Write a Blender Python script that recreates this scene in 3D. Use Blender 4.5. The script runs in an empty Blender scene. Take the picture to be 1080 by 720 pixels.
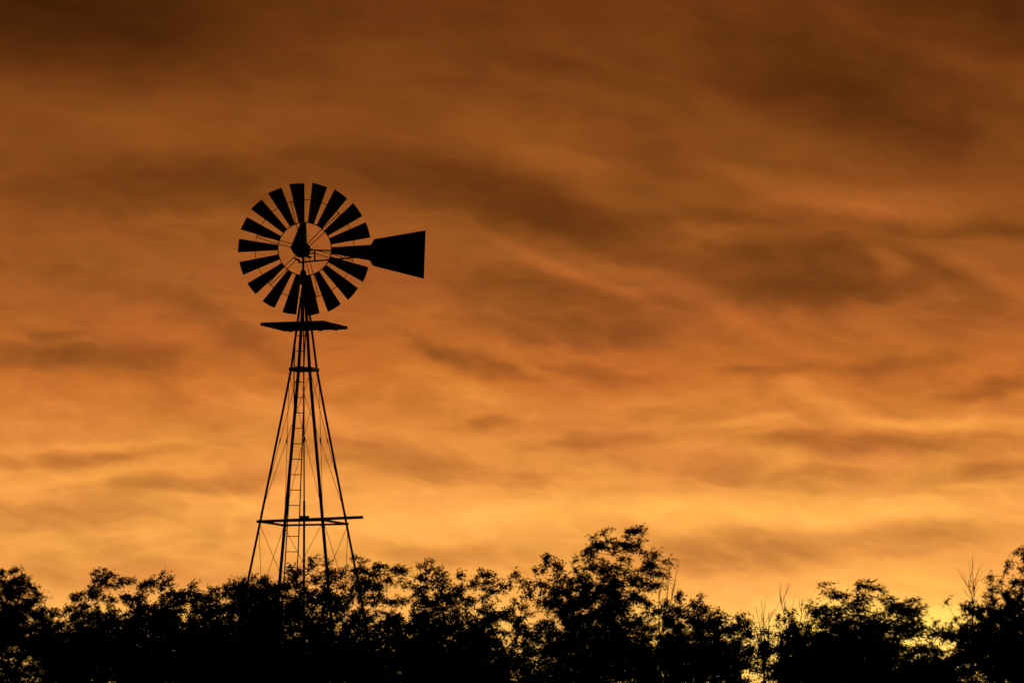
import bpy, math, random
import numpy as np
from mathutils import Vector, Matrix

R = math.radians
scene = bpy.context.scene
COL = scene.collection
PITCH = R(5.2)
CAM = Vector((0.0, 0.0, 1.6))
F = 6000.0          # 200 mm lens on a 36 mm wide sensor, in photo pixels

# ------------------------------------------------------------------ survey helpers
def at(px, py, Y):
    """world point seen at photo pixel (px,py) at distance Y along the view axis"""
    x = (px - 540.0) / F
    y = (360.0 - py) / F
    dy = math.cos(PITCH) - y * math.sin(PITCH)
    dz = math.sin(PITCH) + y * math.cos(PITCH)
    k = Y / dy
    return Vector((x * k, Y, CAM.z + dz * k))

# ------------------------------------------------------------------ materials
def nodes_of(m):
    m.use_nodes = True
    return m.node_tree.nodes, m.node_tree.links

def metal(name, base, rust, rough=0.55):
    m = bpy.data.materials.new(name)
    n, l = nodes_of(m)
    b = n['Principled BSDF']
    tc = n.new('ShaderNodeTexCoord')
    ns = n.new('ShaderNodeTexNoise'); ns.inputs['Scale'].default_value = 9; ns.inputs['Detail'].default_value = 6
    l.new(tc.outputs['Object'], ns.inputs['Vector'])
    cr = n.new('ShaderNodeValToRGB')
    cr.color_ramp.elements[0].position = .42; cr.color_ramp.elements[0].color = (*base, 1)
    cr.color_ramp.elements[1].position = .68; cr.color_ramp.elements[1].color = (*rust, 1)
    l.new(ns.outputs['Fac'], cr.inputs['Fac'])
    l.new(cr.outputs['Color'], b.inputs['Base Color'])
    b.inputs['Roughness'].default_value = rough
    b.inputs['Metallic'].default_value = 0.35
    bp = n.new('ShaderNodeBump'); bp.inputs['Strength'].default_value = .2; bp.inputs['Distance'].default_value = .004
    l.new(ns.outputs['Fac'], bp.inputs['Height']); l.new(bp.outputs['Normal'], b.inputs['Normal'])
    return m

def wood(name, c0, c1, scale=6):
    m = bpy.data.materials.new(name)
    n, l = nodes_of(m)
    b = n['Principled BSDF']
    tc = n.new('ShaderNodeTexCoord')
    mp = n.new('ShaderNodeMapping'); mp.inputs['Scale'].default_value = (1, 1, .2)
    l.new(tc.outputs['Object'], mp.inputs['Vector'])
    ns = n.new('ShaderNodeTexNoise'); ns.inputs['Scale'].default_value = scale; ns.inputs['Detail'].default_value = 8
    l.new(mp.outputs['Vector'], ns.inputs['Vector'])
    cr = n.new('ShaderNodeValToRGB')
    cr.color_ramp.elements[0].position = .3; cr.color_ramp.elements[0].color = (*c0, 1)
    cr.color_ramp.elements[1].position = .75; cr.color_ramp.elements[1].color = (*c1, 1)
    l.new(ns.outputs['Fac'], cr.inputs['Fac']); l.new(cr.outputs['Color'], b.inputs['Base Color'])
    b.inputs['Roughness'].default_value = .9
    bp = n.new('ShaderNodeBump'); bp.inputs['Strength'].default_value = .5; bp.inputs['Distance'].default_value = .01
    l.new(ns.outputs['Fac'], bp.inputs['Height']); l.new(bp.outputs['Normal'], b.inputs['Normal'])
    return m

def leafmat(name, c0, c1):
    m = bpy.data.materials.new(name)
    n, l = nodes_of(m)
    b = n['Principled BSDF']
    tc = n.new('ShaderNodeTexCoord')
    ns = n.new('ShaderNodeTexNoise'); ns.inputs['Scale'].default_value = 2.2; ns.inputs['Detail'].default_value = 4
    l.new(tc.outputs['Object'], ns.inputs['Vector'])
    cr = n.new('ShaderNodeValToRGB')
    cr.color_ramp.elements[0].position = .35; cr.color_ramp.elements[0].color = (*c0, 1)
    cr.color_ramp.elements[1].position = .7; cr.color_ramp.elements[1].color = (*c1, 1)
    l.new(ns.outputs['Fac'], cr.inputs['Fac']); l.new(cr.outputs['Color'], b.inputs['Base Color'])
    b.inputs['Roughness'].default_value = .6
    tr = n.new('ShaderNodeBsdfTranslucent'); l.new(cr.outputs['Color'], tr.inputs['Color'])
    mx = n.new('ShaderNodeMixShader'); mx.inputs[0].default_value = .18
    l.new(b.outputs[0], mx.inputs[1]); l.new(tr.outputs[0], mx.inputs[2])
    l.new(mx.outputs[0], n['Material Output'].inputs['Surface'])
    return m

M_STEEL = metal('weathered_steel', (.12, .11, .105), (.08, .035, .018))
M_TIN = metal('galvanised_sheet', (.16, .155, .15), (.09, .04, .02), .5)
M_IRON = metal('cast_iron', (.06, .055, .05), (.06, .03, .015), .65)
M_BOARD = wood('grey_boards', (.09, .075, .06), (.17, .145, .12))
M_BARK = wood('bark', (.035, .026, .02), (.085, .066, .05))
M_DEAD = wood('dead_bark', (.07, .06, .05), (.13, .11, .095))
M_LEAF = [leafmat('foliage_deep', (.035, .055, .018), (.06, .09, .03)),
          leafmat('foliage_olive', (.05, .06, .02), (.085, .09, .035)),
          leafmat('foliage_willow', (.04, .065, .025), (.09, .11, .04))]

# ------------------------------------------------------------------ mesh builder
class MB:
    def __init__(s): s.v = []; s.f = []
    def prism(s, rings, cap=True):
        """rings: list of equal-length point loops"""
        k = len(s.v); n = len(rings[0])
        for r in rings: s.v += [tuple(p) for p in r]
        for i in range(len(rings) - 1):
            for j in range(n):
                a = k + i * n + j; b = k + i * n + (j + 1) % n
                s.f.append((a, b, b + n, a + n))
        if cap:
            s.f.append(tuple(range(k, k + n))[::-1])
            s.f.append(tuple(range(k + (len(rings) - 1) * n, k + len(rings) * n)))
        return s
    def tube(s, pts, rad, seg=8):
        pts = [Vector(p) for p in pts]
        if not hasattr(rad, '__len__'): rad = [rad] * len(pts)
        d0 = (pts[1] - pts[0]).normalized()
        up = Vector((0, 0, 1)) if abs(d0.z) < .9 else Vector((1, 0, 0))
        rings = []
        for i, p in enumerate(pts):
            d = (pts[min(i + 1, len(pts) - 1)] - pts[max(i - 1, 0)]).normalized()
            u = up - d * up.dot(d); u.normalize(); w = d.cross(u); up = u
            rings.append([p + (u * math.cos(2 * math.pi * k / seg) + w * math.sin(2 * math.pi * k / seg)) * rad[i] for k in range(seg)])
        return s.prism(rings)
    def bar(s, a, b, w, h, up=Vector((0, 0, 1))):
        """rectangular bar from a to b"""
        a = Vector(a); b = Vector(b); d = (b - a).normalized()
        u = (up - d * up.dot(d)).normalized(); v = d.cross(u)
        q = [(-1, -1), (1, -1), (1, 1), (-1, 1)]
        return s.prism([[p + v * (x * w / 2) + u * (y * h / 2) for x, y in q] for p in (a, b)])
    def angle(s, pts, out, w=.045, t=.007):
        """L-section angle iron along a polyline, corner pointing to direction out"""
        rings = []
        pts = [Vector(p) for p in pts]
        for i, p in enumerate(pts):
            d = (pts[min(i + 1, len(pts) - 1)] - pts[max(i - 1, 0)]).normalized()
            o = (out - d * out.dot(d)).normalized(); v = d.cross(o)
            e1 = (-o + v).normalized(); e2 = (-o - v).normalized()
            rings.append([p, p + e1 * w, p + e1 * w + e2 * t, p + e1 * t + e2 * t, p + e2 * w + e1 * t, p + e2 * w])
        return s.prism(rings)
    def build(s, name, mat, parent=None, bevel=0, smooth=False):
        me = bpy.data.meshes.new(name)
        me.from_pydata(s.v, [], s.f); me.update()
        me.materials.append(mat)
        if smooth:
            me.polygons.foreach_set('use_smooth', [True] * len(me.polygons))
        o = bpy.data.objects.new(name, me); COL.objects.link(o)
        if bevel:
            b = o.modifiers.new('edge', 'BEVEL'); b.width = bevel; b.segments = 2
        if parent:
            o.parent = parent
        return o

def empty(name, loc, label, cat, group=None):
    o = bpy.data.objects.new(name, None); COL.objects.link(o)
    o.location = loc; o['label'] = label; o['category'] = cat
    if group: o['group'] = group
    o.empty_display_size = .5
    return o

# ------------------------------------------------------------------ ground
g = MB(); N = 40
xs = [math.copysign(abs(t) ** 2.2, t) * 6000 for t in np.linspace(-1, 1, N)]
rg = np.random.default_rng(3)
for y in xs:
    for x in xs: g.v.append((x, y + 90, 0.0))
for j in range(N - 1):
    for i in range(N - 1):
        a = j * N + i; g.f.append((a, a + 1, a + N + 1, a + N))
gm = bpy.data.materials.new('dry_pasture'); n, l = nodes_of(gm); b = n['Principled BSDF']
tc = n.new('ShaderNodeTexCoord'); ns = n.new('ShaderNodeTexNoise'); ns.inputs['Scale'].default_value = .8; ns.inputs['Detail'].default_value = 10
l.new(tc.outputs['Object'], ns.inputs['Vector'])
cr = n.new('ShaderNodeValToRGB'); cr.color_ramp.elements[0].position = .35; cr.color_ramp.elements[0].color = (.045, .05, .02, 1)
cr.color_ramp.elements[1].position = .7; cr.color_ramp.elements[1].color = (.12, .1, .05, 1)
l.new(ns.outputs['Fac'], cr.inputs['Fac']); l.new(cr.outputs['Color'], b.inputs['Base Color']); b.inputs['Roughness'].default_value = .95
bp = n.new('ShaderNodeBump'); bp.inputs['Distance'].default_value = .15; l.new(ns.outputs['Fac'], bp.inputs['Height']); l.new(bp.outputs['Normal'], b.inputs['Normal'])
go = g.build('ground', gm); go['kind'] = 'structure'; go['label'] = 'dry grass pasture under the tree line'

# ------------------------------------------------------------------ the windmill
D0 = 104.0
S = D0 / F / math.cos(PITCH) * .996        # metres per photo pixel at the tower
CX = at(320.3, 500, D0).x
def zt(py): return at(320, py, D0).z
PHI = R(19)
U = Vector((math.cos(PHI), -math.sin(PHI), 0)); V = Vector((math.sin(PHI), math.cos(PHI), 0))
SIDE = [(290, 1.8), (330, 10.7), (389, 22.8), (430, 35), (546, 70.8), (760, 137)]
ZG = 0.0
def side(py):
    for (a, b), (c, d) in zip(SIDE, SIDE[1:]):
        if py <= c or c == 760:
            return b + (d - b) * (py - a) / (c - a)
def py_of_z(z):
    lo, hi = 100, 1200
    for _ in range(40):
        m = (lo + hi) / 2
        if zt(m) > z: lo = m
        else: hi = m
    return lo
PG = py_of_z(0.0)
SG = {'A': (-1, -1), 'B': (-1, 1), 'C': (1, 1), 'D': (1, -1)}
def corner(k, py, a=None):
    a = (side(py) if a is None else a) * S
    i, j = SG[k]
    return Vector((CX, D0, zt(py))) + U * (i * a / 2) + V * (j * a / 2)
BASE = Vector((CX, D0, 0))
wm = empty('windmill', BASE, 'tall farm windmill with round bladed wheel, tail vane and four-legged steel lattice tower', 'windmill')
def local(mb):
    mb.v = [(v[0] - BASE.x, v[1] - BASE.y, v[2] - BASE.z) for v in mb.v]
    return mb
def wpart(mb, name, mat, parent=None, bevel=0, smooth=False):
    return local(mb).build(name, mat, parent or wm, bevel, smooth)

LEGPY = [289, 330, 389, 430, 546, 760, PG]
for k in 'ABCD':
    i, j = SG[k]
    out = (U * i + V * j)
    lg = wpart(MB().angle([corner(k, p) for p in LEGPY], out, .046 if k in 'BD' else .042, .008), 'leg', M_STEEL)
    f = MB(); c = corner(k, PG); f.bar(c + Vector((0, 0, -.1)), c + Vector((0, 0, .12)), .3, .3, Vector((0, 1, 0)))
    fo = wpart(f, 'footing', M_STEEL, lg, .01)
for py, w, h in ((389.6, .05, .055), (551, .05, .035), (760, .05, .05)):
    for a, b2 in ('AB', 'BC', 'CD', 'DA'):
        wpart(MB().bar(corner(a, py), corner(b2, py), w, h), 'girt', M_STEEL)
# thicker cleats at the upper girt corners
# long working plank laid along the near side, beyond both corners
pa, pd = corner('A', 551), corner('D', 551)
dirn = (pd - pa).normalized()
plank = MB().bar(pa - dirn * 2 * S + Vector((0, -.07, -.005)), pd + dirn * 44 * S + Vector((0, -.07, .035)), .075, .05)
wpart(plank, 'plank', M_BOARD, bevel=.004)
gd = MB(); m0 = (corner('A', 549) + corner('D', 549)) / 2 ; m1 = (corner('B', 549) + corner('C', 549)) / 2
gd.bar(at(315.5, 546, D0 - .3), at(326, 546, D0 - .3), .16, .075)
wpart(gd, 'rod_guide', M_BOARD, bevel=.004)

def wires(p0, p1, r=.0048):
    for a, b2 in ('AB', 'BC', 'CD', 'DA'):
        for u, v in ((a, b2), (b2, a)):
            m = MB(); s0 = corner(u, p0 + 3); s1 = corner(v, p1 - 3)
            m.tube([s0, s0.lerp(s1, .47)], r, 5); m.tube([s0.lerp(s1, .46), s0.lerp(s1, .49)], r * 2.2, 6); m.tube([s0.lerp(s1, .48), s1], r, 5)
            wpart(m, 'brace_rod', M_STEEL)
wires(391, 546); wires(549, 760); wires(762, PG - 12)

# ladder climbing the far-left side
L = [(311.6, 350), (310, 390), (310.4, 430), (301.5, 580), (290, 760), (277, PG - 14)]
Rr = [(322.4, 350), (320.3, 390), (320.2, 430), (314.6, 580), (304, 760), (292, PG - 14)]
def lad(poly, py):
    for (a, b2), (c, d) in zip(poly, poly[1:]):
        if py <= d + 1e-6:
            t = (py - b2) / (d - b2); x = a + (c - a) * t; break
    dep = D0 + side(py) * S * .42
    return at(320.3 + (x - 320.3) * 1.0, py, dep)
m = MB()
for poly in (L, Rr):
    m.tube([lad(poly, p[1]) for p in poly], .011, 6)
lo = wpart(m, 'ladder', M_STEEL)
py = 354.0
while py < PG - 18:
    wpart(MB().tube([lad(L, py), lad(Rr, py)], .0075, 6), 'rung', M_STEEL, lo); py += 16.25

# pump rod and drop pipe
wpart(MB().tube([at(320.2, 276, D0), at(320.4, 400, D0), at(320.8, 532, D0)], .013, 8), 'pump_rod', M_STEEL)
wpart(MB().tube([at(320.8, 528, D0), Vector((at(320.8, 528, D0).x, D0, .0))], .021, 10), 'drop_pipe', M_STEEL)
pm = MB(); bx = at(320.8, 528, D0).x
pm.tube([(bx, D0, 0), (bx, D0, .5), (bx, D0, .55), (bx, D0, 1.0), (bx, D0, 1.05)], [.09, .09, .06, .06, .03], 14)
pm.tube([(bx, D0, .8), (bx + .22, D0 - .05, .82), (bx + .3, D0 - .07, .72)], [.035, .03, .03], 10)
wpart(pm, 'pump_head', M_IRON)

# platform: thick boards on a square frame, the same turn as the tower
pl = MB(); A = 71.5; PP = 343.7
def pc(u, v, dz=0): return Vector((CX, D0, zt(PP) + dz)) + U * (u * A * S) + V * (v * A * S)
nb = 7
for q in range(nb):
    v = -.5 + (q + .5) / nb
    ln = (.5, .5, .49, .5, .5, .495, .5)[q]; l2 = (.5, .5, .5, .5, .5, .5, .505)[q]
    pl.bar(pc(-l2, v), pc(ln, v), A * S / nb - .006, .056)
po = wpart(pl, 'platform', M_BOARD, bevel=.003)
jb = MB()
for u in (-.36, -.12, .12, .36):
    jb.bar(pc(u, -.40, -.042), pc(u, .40, -.042), .05, .024)
wpart(jb, 'joist', M_BOARD, po)

# mast and collar
tp = zt(286)
m = MB(); mx = at(319.8, 280, D0).x
m.tube([(mx, D0, zt(300)), (mx, D0, zt(289)), (mx, D0, zt(286)), (mx, D0, zt(284.5))], [.06, .06, .048, .024], 14)
m.tube([(mx, D0, zt(286)), (mx, D0, zt(268))], .023, 12)
wpart(m, 'mast', M_STEEL)

# gear housing: rounded helmet
OUT = [(317.2, 235.6), (319.8, 234.2), (322.8, 235), (323.6, 242), (324.1, 256.7), (327, 259.6), (328, 264.4), (326.4, 269), (322.3, 271), (317.2, 271.9),
       (313, 270.6), (308.9, 266.4), (306.2, 261.3), (308.6, 255.6), (312.2, 246.7), (315.3, 238.6)]
gh = MB(); rings = []
cc = Vector((317.6, 259, 0))
YH = D0 + .02
for t in (-1, -.93, -.75, -.4, 0, .4, .75, .93, 1):
    s = max(.35, (1 - abs(t) ** 3) ** .5) if abs(t) < 1 else .3
    ring = []
    for x, y in OUT:
        ring.append(at(cc.x + (x - cc.x) * s, cc.y + (y - cc.y) * (s * .6 + .4 * 1 if False else s), YH + t * .17))
    rings.append(ring)
gh.prism(rings)
wpart(gh, 'gear_housing', M_TIN, smooth=False)
# furl lever, small fittings beside the mast
fl = MB()
fl.tube([at(309.6, 271.6, D0 - .1), at(313, 273.6, D0 - .08), at(315.6, 274.6, D0 - .05)], [.012, .018, .022], 8)
fl.bar(at(315.6, 276.6, D0 - .05), at(321.5, 276.4, D0 - .03), .05, .03)
fl.bar(at(315.4, 273.6, D0 - .05), at(315.5, 277.6, D0 - .05), .035, .035, Vector((0, 1, 0)))
fl.tube([at(323, 270, D0 - .08), at(327, 271.4, D0 - .08), at(329, 270.9, D0 - .08)], [.02, .022, .008], 8)
fl.tube([at(326, 268, D0 - .1), at(329.2, 267.2, D0 - .1), at(332, 267.2, D0 - .1)], .009, 6)
wpart(fl, 'furl_lever', M_IRON)

# tail, folded flat beside the wheel
YT = D0 - .12
tl = MB()
tl.bar(at(325.5, 263.6, YT), at(396, 265.6, YT), .03, .024)
tl.bar(at(321.5, 276.2, YT), at(396, 269.6, YT), .03, .026)
tl.bar(at(332, 264, YT), at(332, 275.2, YT), .03, .026, Vector((0, 1, 0)))
tl.bar(at(364.3, 264.8, YT), at(364.3, 272.2, YT), .014, .014, Vector((0, 1, 0)))
tail = wpart(tl, 'tail', M_STEEL)
VO = [(386.4, 266), (394.6, 252.1), (448.9, 242.9), (447.1, 294), (393.4, 280.4), (386.6, 269.6)]
vn = MB()
vn.prism([[at(x, y, YT - .022) for x, y in VO], [at(x, y, YT - .028) for x, y in VO]])
for (a, b2) in (((395, 253.2), (448, 244.2)), ((394, 279.2), (446.4, 292.6)), ((396, 265.6), (447.5, 262)), ((396, 269.6), (447.2, 277)), ((447.8, 244.2), (446.2, 292.8))):
    vn.bar(at(*a, YT - .034), at(*b2, YT - .034), .014, .012, Vector((0, 1, .01)))
wpart(vn, 'vane', M_TIN, tail)

# wheel, on the far side of the tower, facing straight away
YW = D0 + .36
WC = at(321.3, 262.6, YW); SW = YW / F / math.cos(PITCH)
def wp(r, ang, dy=0.0):     # ang clockwise from the top as seen by the camera, r in photo pixels
    return WC + Vector((math.sin(ang) * r * SW, dy, math.cos(ang) * r * SW))
hub = MB()
hub.tube([WC + Vector((0, -.3, 0)), WC + Vector((0, .1, 0))], .03, 12)
hub.tube([WC + Vector((0, -.14, 0)), WC + Vector((0, -.12, 0)), WC + Vector((0, .02, 0)), WC + Vector((0, .08, 0))], [.06, .09, .09, .05], 18)
wheel = wpart(hub, 'wheel', M_IRON)
for r, wd in ((28.2, .016), (52.3, .011)):
    rr = MB(); n = 72
    for q in range(n):
        a0 = 2 * math.pi * q / n; a1 = 2 * math.pi * (q + 1) / n
        if q == 0: k0 = len(rr.v)
        for dr, dy in ((-wd / 2, -.014), (wd / 2, -.014), (wd / 2, .014), (-wd / 2, .014)):
            rr.v.append(tuple(wp(r + dr / SW, a0, dy)))
    for q in range(n):
        for j in range(4):
            a = q * 4 + j; b2 = q * 4 + (j + 1) % 4; c = ((q + 1) % n) * 4
            rr.f.append((a, b2, c + (j + 1) % 4, c + j))
    wpart(rr, 'ring', M_STEEL, wheel)
for q in range(6):
    a = R(45 + 60 * q)
    sp = MB()
    for da, sgn in ((-.035, -1), (.035, 1)):
        sp.tube([wp(4, a + sgn * .4, -.02), wp(29, a + sgn * .075, 0), wp(52.3, a + sgn * .02, .01)], .0065, 6)
    wpart(sp, 'spoke', M_STEEL, wheel)
rb = random.Random(5)
for q in range(18):
    a = R(-7 + 20 * q)
    bl = MB(); NR, NC = 7, 7
    tw = rb.uniform(-.02, .02)
    grid = []
    for side_ in (0, 1):
        for i in range(NR):
            t = i / (NR - 1); r = 28.4 + (70.4 - 28.4) * t
            half = (3.2 + 4.7 * t)                      # projected half chord, px
            for j in range(NC):
                s = -1 + 2 * j / (NC - 1)
                off = s * half
                pit = math.tan(R(36 + 8 * (1 - t))) * off * SW
                cam = .035 * (1 - s * s) * (.5 + .5 * t)
                ang = a + off / r + tw * .2
                bl.v.append(tuple(wp(math.sqrt(max(r * r, 1)), ang, pit + cam + side_ * .0022)))
    nn = NR * NC
    for i in range(NR - 1):
        for j in range(NC - 1):
            p = i * NC + j
            bl.f.append((p, p + 1, p + NC + 1, p + NC))
            bl.f.append((nn + p, nn + p + NC, nn + p + NC + 1, nn + p + 1))
    edge = [j for j in range(NC)] + [i * NC + NC - 1 for i in range(1, NR)] + [(NR - 1) * NC + j for j in range(NC - 2, -1, -1)] + [i * NC for i in range(NR - 2, 0, -1)]
    for e in range(len(edge)):
        p, p2 = edge[e], edge[(e + 1) % len(edge)]
        bl.f.append((p2, p, p + nn, p2 + nn))
    wpart(bl, 'blade', M_TIN, wheel, smooth=False)

# ------------------------------------------------------------------ trees
def bez(a, b, c, n):
    return [a * (1 - t) ** 2 + b * 2 * t * (1 - t) + c * t * t for t in [i / (n - 1) for i in range(n)]]

def leaves_mesh(P, Dn, L, W, rng):
    """P leaf bases (n,3), Dn directions, L lengths, W widths -> verts, faces arrays; each leaf a folded rhombus"""
    n = len(P)
    rnd = rng.normal(size=(n, 3))
    side = np.cross(Dn, rnd); side /= np.linalg.norm(side, axis=1)[:, None] + 1e-9
    nor = np.cross(Dn, side)
    mid = P + Dn * (L * .45)[:, None]
    fold = nor * (W * .35)[:, None]
    v = np.empty((n, 4, 3))
    v[:, 0] = P
    v[:, 1] = mid + side * (W / 2)[:, None] + fold
    v[:, 2] = P + Dn * L[:, None] + nor * (rng.uniform(-.25, .05, n) * L)[:, None]
    v[:, 3] = mid - side * (W / 2)[:, None] + fold
    return v.reshape(-1, 3)

ALLN = [0]
def tree(px, Y, clumps, label, seed, name='tree', cat='tree', wind=.55, droop=.25, leaf=(.047, .0165), mat=0, dens=2.8,
         fringe=.2, twl=(9, 22), skirt=True, group='trees in the dark row under the windmill', trunk_r=.085, lean=0, fork=None):
    """clumps: (px, py, rx, ry, density) of leaf masses, surveyed from the photograph, standing at distance Y"""
    rng = np.random.default_rng(seed); rr = random.Random(seed)
    sc = Y / F
    base = Vector((at(px, 700, Y).x, Y, 0))
    root = empty(name, base, label, cat, group)
    top = min(c[1] - c[3] for c in clumps)
    H = at(px, top, Y).z
    wood_ = MB()
    fz = H * .33 if fork is None else fork
    fk = Vector((rr.uniform(-.15, .15) + lean, rr.uniform(-.2, .2), fz))
    wood_.tube([Vector((0, 0, -.15)), Vector((.01, 0, .12)), Vector((rr.uniform(-.05, .05), 0, fz * .5)), fk],
               [trunk_r * 1.7, trunk_r * 1.15, trunk_r * .95, trunk_r * .8], 9)
    cl = []
    for (cx, cy, rx, ry, dn) in clumps:
        c = at(cx, cy, Y) - base
        c.y += rr.uniform(-.25, .25)
        cl.append((c, rx * sc, ry * sc, dn, True))
    if skirt:
        xs_ = [c[0] - c[2] for c in clumps] + [c[0] + c[2] for c in clumps]
        xl = at(min(xs_), 700, Y).x - base.x; xr = at(max(xs_), 700, Y).x - base.x
        for zz, dn in ((4.2, 2.8), (3.95, 1.8), (3.5, 1.3), (2.7, .9), (1.9, .7)):
            nn = max(2, int((xr - xl) / .8))
            for i in range(nn):
                x = xl + (xr - xl) * (i + .5) / nn
                cl.append((Vector((x * .95, rr.uniform(-.5, .5), zz + rr.uniform(-.15, .15))), .55, .5, dn, False))
    P, Dn, LL = [], [], []
    windv = Vector((wind * .75, 0, .15))
    # limbs: every leaf mass hangs on the nearest limb already grown, so the tree forks as it rises
    order = sorted(range(len(cl)), key=lambda i: (cl[i][0] - fk).length)
    nodes = [(fk, trunk_r * .75, Vector((0, 0, 1)))]
    nodes += [(Vector((fk.x * t, fk.y * t, fk.z * t)), trunk_r, Vector((0, 0, 1))) for t in (.55, .75)]
    limbs = {}
    for i in order:
        c = cl[i][0]
        best = None
        for q, r, d in nodes:
            e = c - q; ln = e.length + 1e-6
            cost = ln * (1.0 + .7 * max(0, .35 - e.z / ln) + .45 * (1 - d.dot(e) / ln)) + .03 / max(r, .004) * .1
            if best is None or cost < best[0]: best = (cost, q, r, d)
        _, q, r, d = best
        ln = (c - q).length
        r1 = min(r * .72, .016 + .022 * ln)
        mid = q.lerp(c, .45) + d * ln * .18 + Vector((rr.uniform(-.1, .1), rr.uniform(-.1, .1), rr.uniform(-.05, .08))) * ln
        pts = bez(q, mid, c, 6)
        pts = [pts[0]] + [p + Vector((rr.uniform(-1, 1), rr.uniform(-1, 1), rr.uniform(-1, 1))) * ln * .018 for p in pts[1:]]
        rad = [r1 * (1 - .6 * k / 5) for k in range(6)]
        wood_.tube(pts, rad, 6)
        limbs[i] = pts
        for k in range(2, 6):
            nodes.append((pts[k], rad[k], (pts[k] - pts[k - 1]).normalized()))
    for ci, (c, rx, ry, dn, vis) in enumerate(cl):
        limb = limbs[ci]
        area = math.pi * (rx / sc) * (ry / sc)
        pyc = 906 - (base.z + c.z - 1.6) / sc
        low = min(1, max(0, (pyc - 625) / 55))
        nl = area * dn / 3.0 * (dens * (1 + .6 * low) if vis else .9)
        ntw = max(4, int(nl / 15)); ns = max(3, int(ntw / 4.4))
        for s in range(ns):
            v = Vector(rng.normal(size=3)); v.normalize()
            rad = rr.random() ** .5 * 1.0
            fr = rr.random() < fringe * .5
            if fr: rad = rr.uniform(1.0, 1.35)
            q = c + Vector((v.x * rx * rad * 1.4, v.y * rx * rad, v.z * ry * rad * 1.2))
            st = min(limb[3:], key=lambda p: (p - q).length)
            if rr.random() < .5:
                mp = st.lerp(q, .5) + Vector((0, 0, .08 * (q - st).length))
                bz = bez(st, mp, q, 3)
                wood_.tube(bz, [.007, .005, .003], 3)
            out = (q - c); out = out.normalized() if out.length > 1e-4 else Vector((0, 0, 1))
            for tw in range(rr.choice((3, 4, 4, 5, 6)) if not fr else 3):
                d = (out * .5 + windv * 1.15 + Vector(rng.normal(size=3)) * .5 + Vector((0, 0, .1))).normalized()
                ln = rr.uniform(*twl) * .78 * sc
                a = q - d * ln * .35
                b_ = a + d * ln * .55
                e = a + d * ln + Vector((wind * .35, 0, -droop)) * ln
                tp_ = bez(a, b_, e, 4)
                wood_.tube([tp_[0], tp_[2], tp_[3]], [.0038, .0028, .0012], 3)
                k = rr.randint(11, 19)
                for j in range(k):
                    t = (j + .6) / k
                    p = a * (1 - t) ** 2 + b_ * 2 * t * (1 - t) + e * t * t + Vector(rng.normal(size=3)) * (1.5 * sc)
                    td = ((b_ - a) * (1 - t) + (e - b_) * t).normalized()
                    ld = (td * .9 + Vector(rng.normal(size=3)) * .8 + Vector((wind * .4, 0, -droop * .5))).normalized()
                    P.append(p); Dn.append(ld); LL.append(rr.uniform(.65, 1.3))
    wood_.build('trunk', M_BARK, root)
    P = np.array(P); Dn = np.array(Dn); LL = np.array(LL)
    V_ = leaves_mesh(P, Dn, LL * leaf[0] * (Y / 76), LL * leaf[1] * (Y / 76), rng)
    n = len(P); ALLN[0] += n
    me = bpy.data.meshes.new('crown')
    me.vertices.add(len(V_)); me.vertices.foreach_set('co', V_.ravel().astype(np.float32))
    idx = np.arange(n)[:, None] * 4 + np.array([[0, 1, 2, 0, 2, 3]])
    me.loops.add(n * 6); me.loops.foreach_set('vertex_index', idx.ravel().astype(np.int32))
    me.polygons.add(n * 2); me.polygons.foreach_set('loop_start', (np.arange(n * 2) * 3).astype(np.int32))
    me.polygons.foreach_set('loop_total', np.full(n * 2, 3, np.int32))
    me.update(calc_edges=True); me.validate()
    me.materials.append(M_LEAF[mat])
    o = bpy.data.objects.new('crown', me); COL.objects.link(o); o.parent = root
    return root

def bare(px, Y, tips, label, seed, fork_py, name='bare_tree', tr=.03):
    """leafless tree; tips are the surveyed branch ends"""
    rr = random.Random(seed)
    base = Vector((at(px, 700, Y).x, Y, 0))
    root = empty(name, base, label, 'bare tree', 'bare saplings showing between the leafy trees')
    w = MB(); fk = at(px, fork_py, Y) - base
    w.tube([Vector((0, 0, -.1)), Vector((.03, 0, .1)), Vector((-.03, 0, fk.z * .5)), fk], [tr * 1.8, tr * 1.3, tr, tr * .6], 8)
    t = w.build('trunk', M_DEAD, root)
    for (tx, ty) in tips:
        b_ = MB(); e = at(tx, ty, Y) - base; e.y += rr.uniform(-.4, .4)
        st = Vector((0, 0, fk.z - rr.uniform(0, .5))) if rr.random() < .5 else fk
        st = Vector((fk.x * st.z / fk.z, 0, st.z))
        md = st.lerp(e, .5) + Vector((rr.uniform(-.08, .08), 0, -.05))
        pts = bez(st, md, e, 7)
        w_ = [tr * .45 * (1 - i / 6.6) + .002 for i in range(7)]
        b_.tube(pts, w_, 5)
        for k in range(rr.randint(7, 11)):
            i = rr.randint(1, 5); p = pts[i]; dd = (pts[i + 1] - pts[i]).normalized()
            d2 = (dd + Vector((rr.uniform(-.8, .8), rr.uniform(-.6, .6), rr.uniform(-.1, .6)))).normalized()
            ln = rr.uniform(.12, .42)
            q = p + d2 * ln * .5; q2 = p + d2 * ln + Vector((.03, 0, .04))
            b_.tube([p, q, q2], [.0045, .0032, .0014], 4)
            if rr.random() < .6:
                d3 = (d2 + Vector((rr.uniform(-.8, .8), 0, rr.uniform(0, .6)))).normalized()
                b_.tube([q, q + d3 * rr.uniform(.08, .2)], [.003, .0012], 3)
        b_.build('branch', M_DEAD, root)
    return root

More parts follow.
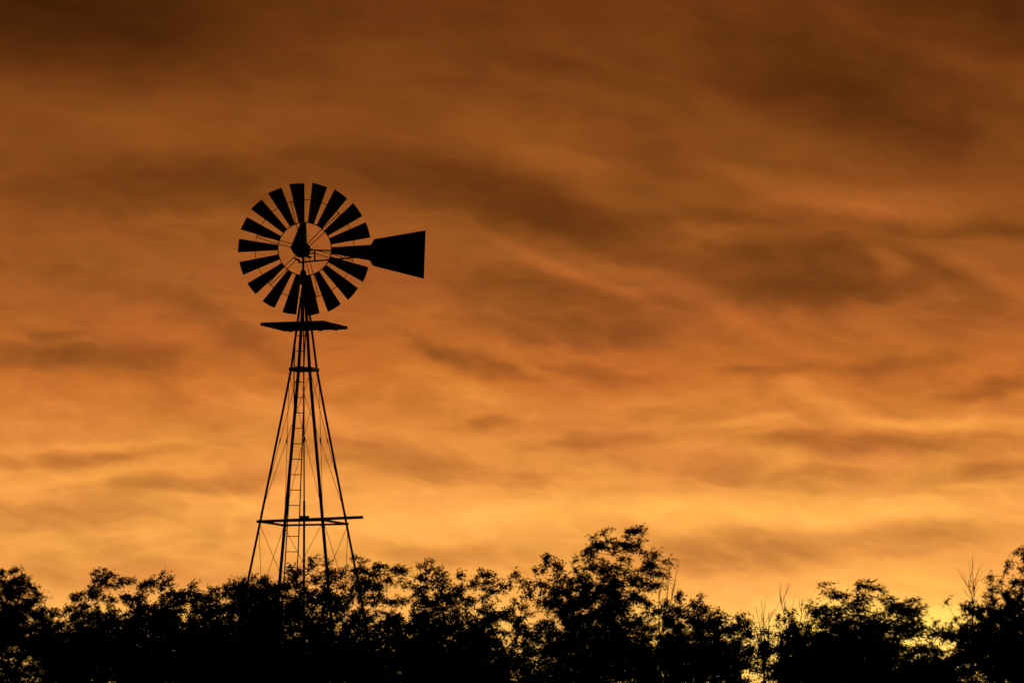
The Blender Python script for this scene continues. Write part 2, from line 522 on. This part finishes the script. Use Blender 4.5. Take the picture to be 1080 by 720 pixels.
tree(8, 70, [(-8, 622, 26, 22, 1.5), (10, 616, 15, 16, 1.4), (30, 640, 16, 16, 1.2), (38, 622, 7, 9, .9), (45, 660, 16, 16, .9), (10, 665, 30, 22, 1.2), (-15, 660, 30, 30, 2),
             (30, 690, 26, 22, .8), (60, 700, 18, 20, 1.0), (8, 712, 30, 16, .9), (50, 678, 16, 14, .7)],
     'leafy tree at the far left edge, its dark crown with small orange gaps low down', 11)
tree(118, 76, [(100, 616, 14, 11, 1.2), (122, 614, 18, 8, 1.1), (147, 616, 14, 8, 1.2), (92, 632, 16, 10, 1.0), (80, 655, 14, 14, 1.1), (118, 634, 20, 8, .8), (148, 634, 16, 10, 1.3),
               (112, 655, 30, 12, 1.7), (150, 660, 28, 18, 2.4), (100, 680, 36, 20, 2.6), (140, 700, 36, 26, 3), (72, 688, 14, 20, 1.4), (80, 712, 20, 16, 2.2)],
     'second tree from the left edge, flat top broken by orange gaps and wind-blown tufts', 12, wind=.8)
tree(188, 79, [(172, 612, 7, 7, 1.0), (178, 626, 14, 9, 1.4), (198, 627, 14, 9, 1.3), (222, 626, 14, 7, 1.0), (210, 640, 18, 10, 1.2), (180, 645, 20, 14, 2.2), (225, 648, 14, 10, 1.5),
               (200, 668, 34, 20, 2.6), (185, 695, 34, 24, 3), (225, 695, 28, 26, 3)],
     'low tree left of the tower legs with a tiny pointed tuft on its left top', 13)
tree(262, 73, [(256, 616, 10, 7, 1.4), (244, 626, 13, 10, 2.2), (266, 622, 20, 11, 2.8), (286, 622, 16, 10, 2.4), (258, 642, 26, 16, 3.2), (290, 645, 24, 18, 2.8), (262, 672, 32, 24, 3.2), (262, 702, 34, 24, 3.2), (300, 690, 20, 28, 2.6)],
     'dense rounded dark tree covering the feet of the two left tower legs', 14, wind=.4, fringe=.12)
tree(334, 77, [(341, 598, 12, 10, .8), (322, 602, 14, 9, 1.0), (310, 614, 14, 11, 1.3), (334, 616, 18, 12, 1.0), (354, 608, 12, 9, .9), (352, 626, 14, 12, .9), (322, 635, 22, 14, 1.4), (345, 648, 20, 16, 1.0), (326, 668, 22, 20, 1.8), (350, 690, 20, 24, 1.2), (326, 705, 24, 20, 2.2)],
     'feathery tree in front of the ladder and the right tower legs', 15, wind=.6, twl=(10, 22), dens=3.2)
tree(392, 75, [(379, 595, 11, 8, .9), (398, 603, 14, 7, 1.5), (416, 604, 10, 8, 1.4), (373, 604, 11, 9, 1.0), (375, 618, 13, 10, 1.3), (396, 618, 15, 11, 1.2), (382, 636, 15, 16, 1.3), (408, 634, 13, 13, 1.0), (372, 660, 14, 20, 1.1), (396, 664, 18, 18, .8),
               (414, 665, 14, 20, 1.1), (378, 700, 16, 22, 1.6), (402, 704, 18, 20, 1.4)],
     'thin-leaved tree just right of the tower with orange sky glowing through its middle', 16, wind=.7, dens=3.0)
tree(446, 78, [(449, 602, 13, 9, 1.1), (436, 612, 13, 8, 1.2), (460, 612, 12, 9, 1.2), (440, 626, 16, 10, 1.0), (458, 632, 14, 12, 1.6), (436, 648, 16, 14, 1.4), (455, 662, 20, 20, 2.2), (432, 684, 18, 22, 1.7), (456, 702, 24, 24, 2.6)],
     'dark tree with a right-blown pointed top, between the tower and the twin-tufted tree', 17, wind=.8)
tree(505, 80, [(508, 606, 8, 9, 1.4), (488, 614, 13, 8, 1.1), (478, 628, 12, 12, 1.0), (504, 622, 12, 10, 1.0), (522, 619, 11, 8, 1.1), (492, 640, 20, 12, 1.1), (518, 640, 14, 14, 1.2), (500, 664, 24, 16, 1.8), (480, 670, 16, 20, 1.7), (524, 672, 14, 20, .8),
               (500, 696, 22, 24, 2.2), (528, 706, 13, 18, .9), (480, 706, 14, 20, 2)],
     'bushy tree with a small knob on top, left of the thin upright sprays', 18)
tree(566, 82, [(580, 590, 8, 9, .8), (574, 604, 10, 10, .7), (592, 600, 10, 9, .8), (546, 608, 8, 7, .8), (560, 614, 10, 10, .8), (545, 626, 10, 12, .7), (566, 634, 14, 12, .9), (548, 652, 14, 14, .9), (562, 668, 14, 16, .9), (552, 696, 18, 20, .8)],
     'airy upright sprays of a thin tree between the knob-topped tree and the tallest tree', 19, wind=.35, twl=(10, 24), fringe=.3)
tree(648, 72, [(640, 567, 16, 9, .9), (664, 563, 14, 8, 1.2), (622, 580, 15, 11, .9), (648, 584, 18, 12, .9), (676, 576, 13, 10, 1.0), (694, 588, 11, 9, 1.2), (612, 598, 13, 10, 1.1), (636, 604, 18, 12, 1.4), (662, 606, 18, 13, 1.2),
               (684, 602, 13, 12, .9), (606, 622, 22, 13, 2.6), (640, 626, 22, 14, 2.4), (672, 626, 16, 13, 1.0), (598, 645, 22, 18, 2.6), (636, 650, 26, 18, 2.6), (672, 646, 15, 14, .7),
               (605, 675, 26, 20, 1.9), (645, 680, 28, 22, 2.4), (620, 706, 30, 18, 1.7), (588, 690, 12, 16, .9)],
     'tallest tree, a big rounded crown rising above the middle of the row', 20, wind=.75, twl=(10, 24), trunk_r=.12)
tree(738, 76, [(714, 638, 13, 9, 1.4), (732, 642, 12, 9, 1.3), (706, 652, 16, 12, 1.6), (752, 650, 12, 8, 1.0), (770, 654, 10, 8, .9), (785, 652, 8, 7, .9), (738, 660, 20, 12, 1.8), (764, 668, 17, 12, 1.3), (700, 676, 20, 16, 1.9),
               (734, 684, 26, 16, 2.2), (762, 690, 20, 16, 1.5), (708, 704, 28, 16, 2), (750, 708, 28, 16, 2.0), (776, 706, 12, 16, 1.3), (682, 700, 14, 16, 1.2)],
     'low spreading tree right of the tallest tree, left of the bare sapling', 21, wind=.35)
tree(836, 79, [(836, 658, 8, 10, 1.4), (834, 674, 11, 12, 1.6), (844, 688, 14, 12, 1.4), (836, 702, 14, 16, 2.0)],
     'narrow leafy bush under the bare twigs beside the willow-like tree', 22, wind=.3, skirt=True)
tree(884, 71, [(868, 626, 12, 7, 1.1), (886, 628, 14, 8, 1.3), (860, 640, 12, 10, 1.3), (882, 642, 15, 10, 1.7), (866, 658, 16, 13, 1.6), (890, 662, 17, 14, 1.7), (912, 618, 8, 5, 1.0), (904, 632, 6, 6, .5), (930, 638, 13, 8, 1.2), (948, 638, 14, 7, 1.2), (940, 650, 16, 9, 1.3), (922, 652, 12, 10, 1.1), (958, 656, 12, 7, 1.1),
               (932, 668, 18, 11, 1.1), (952, 674, 12, 9, 1.5), (908, 674, 16, 13, 1.8), (880, 684, 20, 16, 2.4), (926, 690, 14, 12, .9), (862, 690, 16, 20, 2), (906, 702, 24, 16, 2.4), (880, 710, 24, 14, 2.6)],
     'willow-like tree with two wind-swept heads streaming to the right', 23, wind=1.1, droop=.35, leaf=(.07, .016), mat=2, twl=(14, 28), dens=1.5)
tree(975, 84, [(978, 698, 10, 7, .8), (966, 700, 9, 8, .8), (990, 704, 16, 12, 1.2), (968, 712, 18, 12, 2.6)],
     'small low bush in the gap between the willow-like tree and the right edge tree', 24, name='shrub', cat='shrub', wind=.5, skirt=True, trunk_r=.05)
tree(1062, 69, [(1077, 586, 11, 9, 1.3), (1060, 606, 11, 10, 1.1), (1082, 610, 14, 14, 1.5), (1040, 622, 13, 9, .9), (1062, 628, 18, 12, 1.4), (1022, 646, 11, 9, 1.0), (1016, 662, 9, 8, .9), (1034, 646, 16, 12, 1.5), (1062, 650, 22, 16, 2.4), (1094, 650, 24, 24, 2.4),
                (1018, 672, 12, 10, 1.2), (1040, 674, 22, 16, 2.3), (1076, 684, 28, 20, 2.8), (1024, 692, 14, 12, .9), (1044, 706, 18, 14, 1.3), (1010, 706, 12, 10, .7), (1086, 708, 30, 16, 2.8), (1064, 705, 20, 15, 2)],
     'large tree cut by the right edge, its top the highest on the right', 25, wind=.35)

bare(697, 86, [(706, 592), (697, 606), (713, 610)], 'bare twigs rising just right of the tallest tree', 31, 668, tr=.022)
bare(806, 78, [(796, 640), (803, 632), (811, 644), (797, 660), (816, 668)], 'thin bare sapling alone in the bright gap left of the willow-like tree', 32, 706, tr=.022)
bare(832, 83, [(822, 626), (830, 640), (846, 632)], 'leafless branches behind the narrow bush beside the willow-like tree', 33, 684, tr=.02)
bare(1026, 85, [(1021, 612), (1026, 606)], 'leafless twigs poking out left of the large right edge tree', 34, 650, tr=.016)
print('leaves', ALLN[0])

# ------------------------------------------------------------------ sky
SUN_EL, SUN_AZ = R(2.0), R(4.0)      # low behind the trees, slightly right of the view axis
w = bpy.data.worlds.new('World'); scene.world = w; w.use_nodes = True
nt = w.node_tree; N_ = nt.nodes; K = nt.links
N_.clear()
def nd(t, **k):
    x = N_.new(t)
    for a, b_ in k.items(): setattr(x, a, b_)
    return x
def setin(sock, v):
    if isinstance(v, bpy.types.NodeSocket): K.new(v, sock)
    else: sock.default_value = v
def ma(op, a, b_=None, c=None, clamp=False):
    x = nd('ShaderNodeMath', operation=op, use_clamp=clamp)
    setin(x.inputs[0], a)
    if b_ is not None: setin(x.inputs[1], b_)
    if c is not None: setin(x.inputs[2], c)
    return x.outputs[0]
def smooth(v, a, b_, lo=0.0, hi=1.0):
    x = nd('ShaderNodeMapRange', interpolation_type='SMOOTHSTEP')
    setin(x.inputs['Value'], v)
    x.inputs['From Min'].default_value = a; x.inputs['From Max'].default_value = b_
    x.inputs['To Min'].default_value = lo; x.inputs['To Max'].default_value = hi
    return x.outputs[0]
tc = nd('ShaderNodeTexCoord')
sp = nd('ShaderNodeSeparateXYZ'); K.new(tc.outputs['Generated'], sp.inputs[0])
az = ma('ARCTAN2', sp.outputs[0], sp.outputs[1]); el = ma('ARCSINE', sp.outputs[2])
# sky coordinates: hundredths of a degree-ish units (0.6 rad-hundredths); u to the right, v downwards, horizon at v = 9.06
u = ma('MULTIPLY_ADD', az, 60.0, 5.4); v = ma('MULTIPLY_ADD', el, -60.0, 9.06)
cv = nd('ShaderNodeCombineXYZ'); K.new(u, cv.inputs[0]); K.new(v, cv.inputs[1])
def noise(vec, scale, detail, rough=.5, color=False, dist=0.0, off=0.0):
    x = nd('ShaderNodeTexNoise', noise_dimensions='3D')
    x.inputs['Scale'].default_value = scale; x.inputs['Detail'].default_value = detail
    x.inputs['Roughness'].default_value = rough; x.inputs['Distortion'].default_value = dist
    K.new(vec, x.inputs['Vector'])
    return x.outputs['Color' if color else 'Fac']
def mapping(vec, loc=(0, 0, 0), rot=0.0, scl=(1, 1, 1), typ='TEXTURE'):
    x = nd('ShaderNodeMapping', vector_type=typ)
    x.inputs['Location'].default_value = loc; x.inputs['Rotation'].default_value = (0, 0, rot); x.inputs['Scale'].default_value = scl
    K.new(vec, x.inputs['Vector']); return x.outputs[0]
def vm(op, a, b_=None, scale=None):
    x = nd('ShaderNodeVectorMath', operation=op); setin(x.inputs[0], a)
    if b_ is not None: setin(x.inputs[1], b_)
    if scale is not None: x.inputs['Scale'].default_value = scale
    return x.outputs[0]
# domain warp: broad, stretched sideways
st1 = mapping(cv.outputs[0], scl=(1.9, .8, 1), rot=R(8))
w1 = vm('SUBTRACT', noise(st1, 1.0, 2, .5, True), (.5, .5, .5))
w1 = vm('MULTIPLY', w1, (.85, .42, 0))
st2 = mapping(cv.outputs[0], loc=(3, 7, 2), scl=(.7, .3, 1), rot=R(8))
w2 = vm('SUBTRACT', noise(st2, 1.0, 3, .55, True), (.5, .5, .5))
w2 = vm('MULTIPLY', w2, (.36, .17, 0))
st6 = mapping(cv.outputs[0], loc=(8, 2, 6), scl=(.3, .14, 1), rot=R(4))
w3 = vm('SUBTRACT', noise(st6, 1.0, 2, .5, True), (.5, .5, .5))
w3 = vm('MULTIPLY', w3, (.10, .05, 0))
P0 = vm('ADD', vm('ADD', vm('ADD', cv.outputs[0], w1), w2), w3)

# brightness along the height of the sky (v in photo hundreds of pixels)
rmp = nd('ShaderNodeFloatCurve'); c = rmp.mapping.curves[0]
prof = [(-8, .12), (-3, .17), (0, .285), (.6, .335), (1.2, .375), (2.0, .415), (2.8, .49), (3.4, .545), (4.0, .625), (4.5, .70), (5.0, .765), (5.5, .83), (6.0, .835), (6.5, .90), (7.2, .97), (9.0, 1.0)]
X = [(a + 8) / 17 for a, b_ in prof]
c.points[0].location = (X[0], prof[0][1]); c.points[1].location = (X[-1], prof[-1][1])
for x_, (a, b_) in list(zip(X, prof))[1:-1]: c.points.new(x_, b_)
rmp.mapping.update()
sv = nd('ShaderNodeSeparateXYZ'); K.new(P0, sv.inputs[0])
vmix = ma('MULTIPLY_ADD', ma('SUBTRACT', sv.outputs[1], v), .45, v)
K.new(ma('MULTIPLY_ADD', vmix, 1 / 17, 8 / 17, clamp=True), rmp.inputs['Value'])
T = rmp.outputs['Value']
FE = [  # cloud banks: centre, half size, tilt, strength
 (60, 20, 320, 90, 6, -.16), (1090, 5, 250, 85, 10, -.09), (915, 88, 270, 75, 12, -.08), (930, 135, 260, 50, 15, -.05), (500, 100, 120, 35, 20, -.03),
 (600, 75, 130, 24, 15, -.03), (180, 140, 280, 45, 0, .035), (600, 150, 180, 45, 18, .05), (545, 155, 150, 26, 18, .04), (690, 168, 120, 24, 15, -.07),
 (480, 196, 280, 44, 14, -.085), (190, 198, 260, 48, -2, -.075), (570, 215, 170, 32, 20, -.035), (665, 232, 150, 20, 18, -.04), (850, 203, 250, 28, 12, .07), (960, 215, 190, 28, 2, .05),
 (770, 232, 110, 16, 5, -.06), (985, 243, 160, 15, 4, -.05), (1060, 248, 100, 20, 5, -.05), (650, 262, 170, 36, 22, -.06), (600, 283, 150, 15, 25, .06), (700, 305, 200, 20, 25, .04),
 (860, 292, 200, 56, 3, -.11), (820, 316, 220, 24, -2, -.06), (1010, 292, 120, 24, 27, -.07), (945, 282, 36, 24, 0, .06), (1050, 298, 110, 20, 25, .05), (1040, 335, 110, 30, 0, -.03),
 (560, 312, 240, 52, 8, -.07), (620, 352, 200, 24, 0, -.05), (420, 270, 130, 60, 10, .03), (110, 302, 200, 20, 12, -.04), (80, 384, 190, 28, 0, -.11), (60, 356, 70, 20, 0, -.05),
 (250, 355, 120, 26, 18, -.06), (500, 390, 120, 14, 8, -.07), (440, 375, 70, 14, 22, -.06), (630, 392, 90, 14, 10, -.05), (800, 394, 80, 16, 0, -.08), (940, 382, 130, 15, -3, -.06), (1040, 412, 90, 17, -8, -.08),
 (320, 440, 180, 30, 10, .04), (870, 418, 130, 24, 25, .06), (1000, 446, 160, 12, 3, .08), (790, 445, 100, 10, -8, .06), (480, 405, 160, 18, 15, .04), (870, 468, 190, 24, -1, -.065), (960, 470, 230, 22, 0, -.05), (870, 502, 210, 22, -3, -.05),
 (1040, 500, 110, 18, -8, -.07), (640, 468, 120, 12, -3, -.06), (700, 490, 180, 18, 8, -.05), (825, 487, 60, 14, -25, .03), (90, 480, 150, 13, -5, -.07), (180, 512, 170, 20, -3, -.08), (50, 542, 190, 30, -2, -.08),
 (430, 490, 160, 28, 8, -.08), (110, 466, 150, 10, -4, .04), (850, 540, 420, 24, 0, .06), (450, 555, 240, 30, -5, .05), (480, 588, 200, 20, -3, -.06), (820, 580, 330, 30, -2, -.09), (1000, 568, 160, 20, 0, -.03),
 (900, 650, 460, 60, 0, .03), (930, 690, 380, 110, 0, .12), (120, 600, 300, 60, 0, -.05), (530, 445, 60, 14, -15, -.05), (640, 430, 220, 25, 0, .03), (300, 520, 120, 20, -12, .04), (90, 500, 120, 10, -6, .04),
 # banks beyond the frame, so the deck goes on to either side
 (-250, 250, 320, 60, 8, -.1), (-300, 480, 300, 40, -3, -.1), (1350, 180, 320, 60, 10, -.1), (1380, 420, 300, 40, 4, -.1), (300, -200, 500, 80, 5, -.06), (900, -350, 500, 90, 8, -.06)]
FS = None
for (cx, cy, rx, ry, rot, amp) in FE:
    m_ = mapping(P0, loc=(cx / 100, cy / 100, 0), rot=R(rot), scl=(rx / 100, ry / 100, 1))
    gt = nd('ShaderNodeTexGradient', gradient_type='SPHERICAL'); K.new(m_, gt.inputs[0])
    sg = smooth(gt.outputs['Fac'], 0, .9)
    FS = ma('MULTIPLY', sg, amp * 1.32) if FS is None else ma('MULTIPLY_ADD', sg, amp * 1.32, FS)
# streaky texture
s3 = mapping(P0, loc=(1, 2, 5), scl=(1.6, .5, 1), rot=R(10))
n3 = ma('SUBTRACT', noise(s3, 1.0, 5, .5), .5)
FS = ma('MULTIPLY_ADD', n3, .13, FS)
s4 = mapping(P0, loc=(4, 9, 1), scl=(.62, .25, 1), rot=R(6))
n4 = ma('SUBTRACT', noise(s4, 1.0, 3, .5), .5)
FS = ma('MULTIPLY_ADD', n4, .10, FS)
# billows: soft lit creases between the rolls of cloud
def crease(loc, scl, rot, det, p, amp, FS):
    q = noise(mapping(P0, loc=loc, scl=scl, rot=R(rot)), 1.0, det, .45)
    r_ = ma('SUBTRACT', 1.0, ma('MULTIPLY', ma('ABSOLUTE', ma('SUBTRACT', q, .5)), 5.0), clamp=True)
    r_ = ma('SUBTRACT', ma('POWER', r_, p), .28)
    return ma('MULTIPLY_ADD', ma('MULTIPLY', r_, amp), smooth(v, .5, 4.2, .25, 1.0), FS)
FS = crease((2, 5, 8), (1.0, .37, 1), 8, 2, 1.6, .042, FS)
FS = crease((6, 1, 4), (.62, .17, 1), 3, 1, 1.4, .022, FS)
T = ma('MULTIPLY_ADD', FS, .42, T)
GAIN = ma('EXPONENT', ma('ADD', ma('MULTIPLY', ma('MINIMUM', FS, 0.0), 2.7), ma('MULTIPLY', ma('MAXIMUM', FS, 0.0), 1.5)))
def lin(h):
    h = h.lstrip('#'); o = []
    for i in (0, 2, 4):
        x = int(h[i:i + 2], 16) / 255
        o.append(x / 12.92 if x <= .04045 else ((x + .055) / 1.055) ** 2.4)
    return (*o, 1)
cr = nd('ShaderNodeValToRGB'); E = cr.color_ramp.elements
stops = [(0, '#160a05'), (.15, '#452007'), (.3, '#6d3812'), (.42, '#8a4b1b'), (.52, '#a65b25'), (.63, '#c46e2b'), (.73, '#dd883c'), (.82, '#f2a049'), (.9, '#fdb354'), (1, '#ffcc60')]
E[0].position = 0; E[0].color = lin(stops[0][1]); E[1].position = 1; E[1].color = lin(stops[-1][1])
for p, h in stops[1:-1]:
    e = E.new(p); e.color = lin(h)
K.new(T, cr.inputs['Fac'])
# slow shifts between redder and more olive cloud
s5 = mapping(P0, loc=(9, 4, 3), scl=(1.6, .5, 1), rot=R(10))
hue = nd('ShaderNodeMix', data_type='RGBA', blend_type='MULTIPLY')
hr = nd('ShaderNodeValToRGB'); hr.color_ramp.elements[0].position = .3; hr.color_ramp.elements[0].color = (.98, 1.02, .96, 1)
hr.color_ramp.elements[1].position = .7; hr.color_ramp.elements[1].color = (1.03, .975, 1.08, 1)
K.new(noise(s5, 1.0, 3, .5), hr.inputs['Fac'])
hue.inputs['Factor'].default_value = 1
K.new(cr.outputs['Color'], hue.inputs['A']); K.new(hr.outputs['Color'], hue.inputs['B'])
# the afterglow is only around the sunset: the deck darkens away from it
dt = nd('ShaderNodeVectorMath', operation='DOT_PRODUCT'); K.new(tc.outputs['Generated'], dt.inputs[0])
dt.inputs[1].default_value = (math.sin(SUN_AZ) * math.cos(SUN_EL), math.cos(SUN_AZ) * math.cos(SUN_EL), math.sin(SUN_EL))
fall = smooth(dt.outputs['Value'], .1, .965, .012, 1.0)
fin = nd('ShaderNodeVectorMath', operation='SCALE'); K.new(hue.outputs['Result'], fin.inputs[0]); K.new(ma('MULTIPLY', fall, GAIN), fin.inputs['Scale'])
b1 = nd('ShaderNodeBackground'); K.new(fin.outputs[0], b1.inputs['Color']); b1.inputs['Strength'].default_value = 1.0
# clear twilight sky above the deck, barely coming through
ns_ = nd('ShaderNodeTexSky', sky_type='NISHITA'); ns_.sun_disc = False; ns_.sun_elevation = SUN_EL; ns_.sun_rotation = SUN_AZ
b2 = nd('ShaderNodeBackground'); K.new(ns_.outputs[0], b2.inputs['Color']); b2.inputs['Strength'].default_value = .05
mxs = nd('ShaderNodeMixShader'); K.new(smooth(el, R(12), R(70), 0.0, .04), mxs.inputs[0])
K.new(b1.outputs[0], mxs.inputs[1]); K.new(b2.outputs[0], mxs.inputs[2])
wo = nd('ShaderNodeOutputWorld'); K.new(mxs.outputs[0], wo.inputs['Surface'])
w.cycles.sampling_method = 'MANUAL'; w.cycles.sample_map_resolution = 256

# low, cloud-filtered sun behind the trees
sl = bpy.data.lights.new('sun', 'SUN'); sl.energy = .25; sl.angle = R(10); sl.color = (1, .55, .25)
so = bpy.data.objects.new('sun', sl); COL.objects.link(so)
dv = Vector((math.sin(SUN_AZ) * math.cos(SUN_EL), math.cos(SUN_AZ) * math.cos(SUN_EL), math.sin(SUN_EL)))
so.rotation_euler = dv.to_track_quat('Z', 'Y').to_euler(); so.location = (0, 50, 30)

# ------------------------------------------------------------------ camera
cd = bpy.data.cameras.new('camera'); cam = bpy.data.objects.new('camera', cd); COL.objects.link(cam)
cam.location = CAM; cam.rotation_euler = (math.pi / 2 + PITCH, 0, 0)
cd.sensor_width = 36; cd.lens = 200; cd.clip_start = .5; cd.clip_end = 20000
cd.dof.use_dof = True; cd.dof.focus_distance = 104.5; cd.dof.aperture_fstop = 3.6
scene.camera = cam
vs = scene.view_settings; vs.view_transform = 'Standard'; vs.look = 'None'; vs.exposure = 0; vs.gamma = 1; vs.use_curve_mapping = False
scene.render.engine = 'CYCLES'; scene.cycles.max_bounces = 6
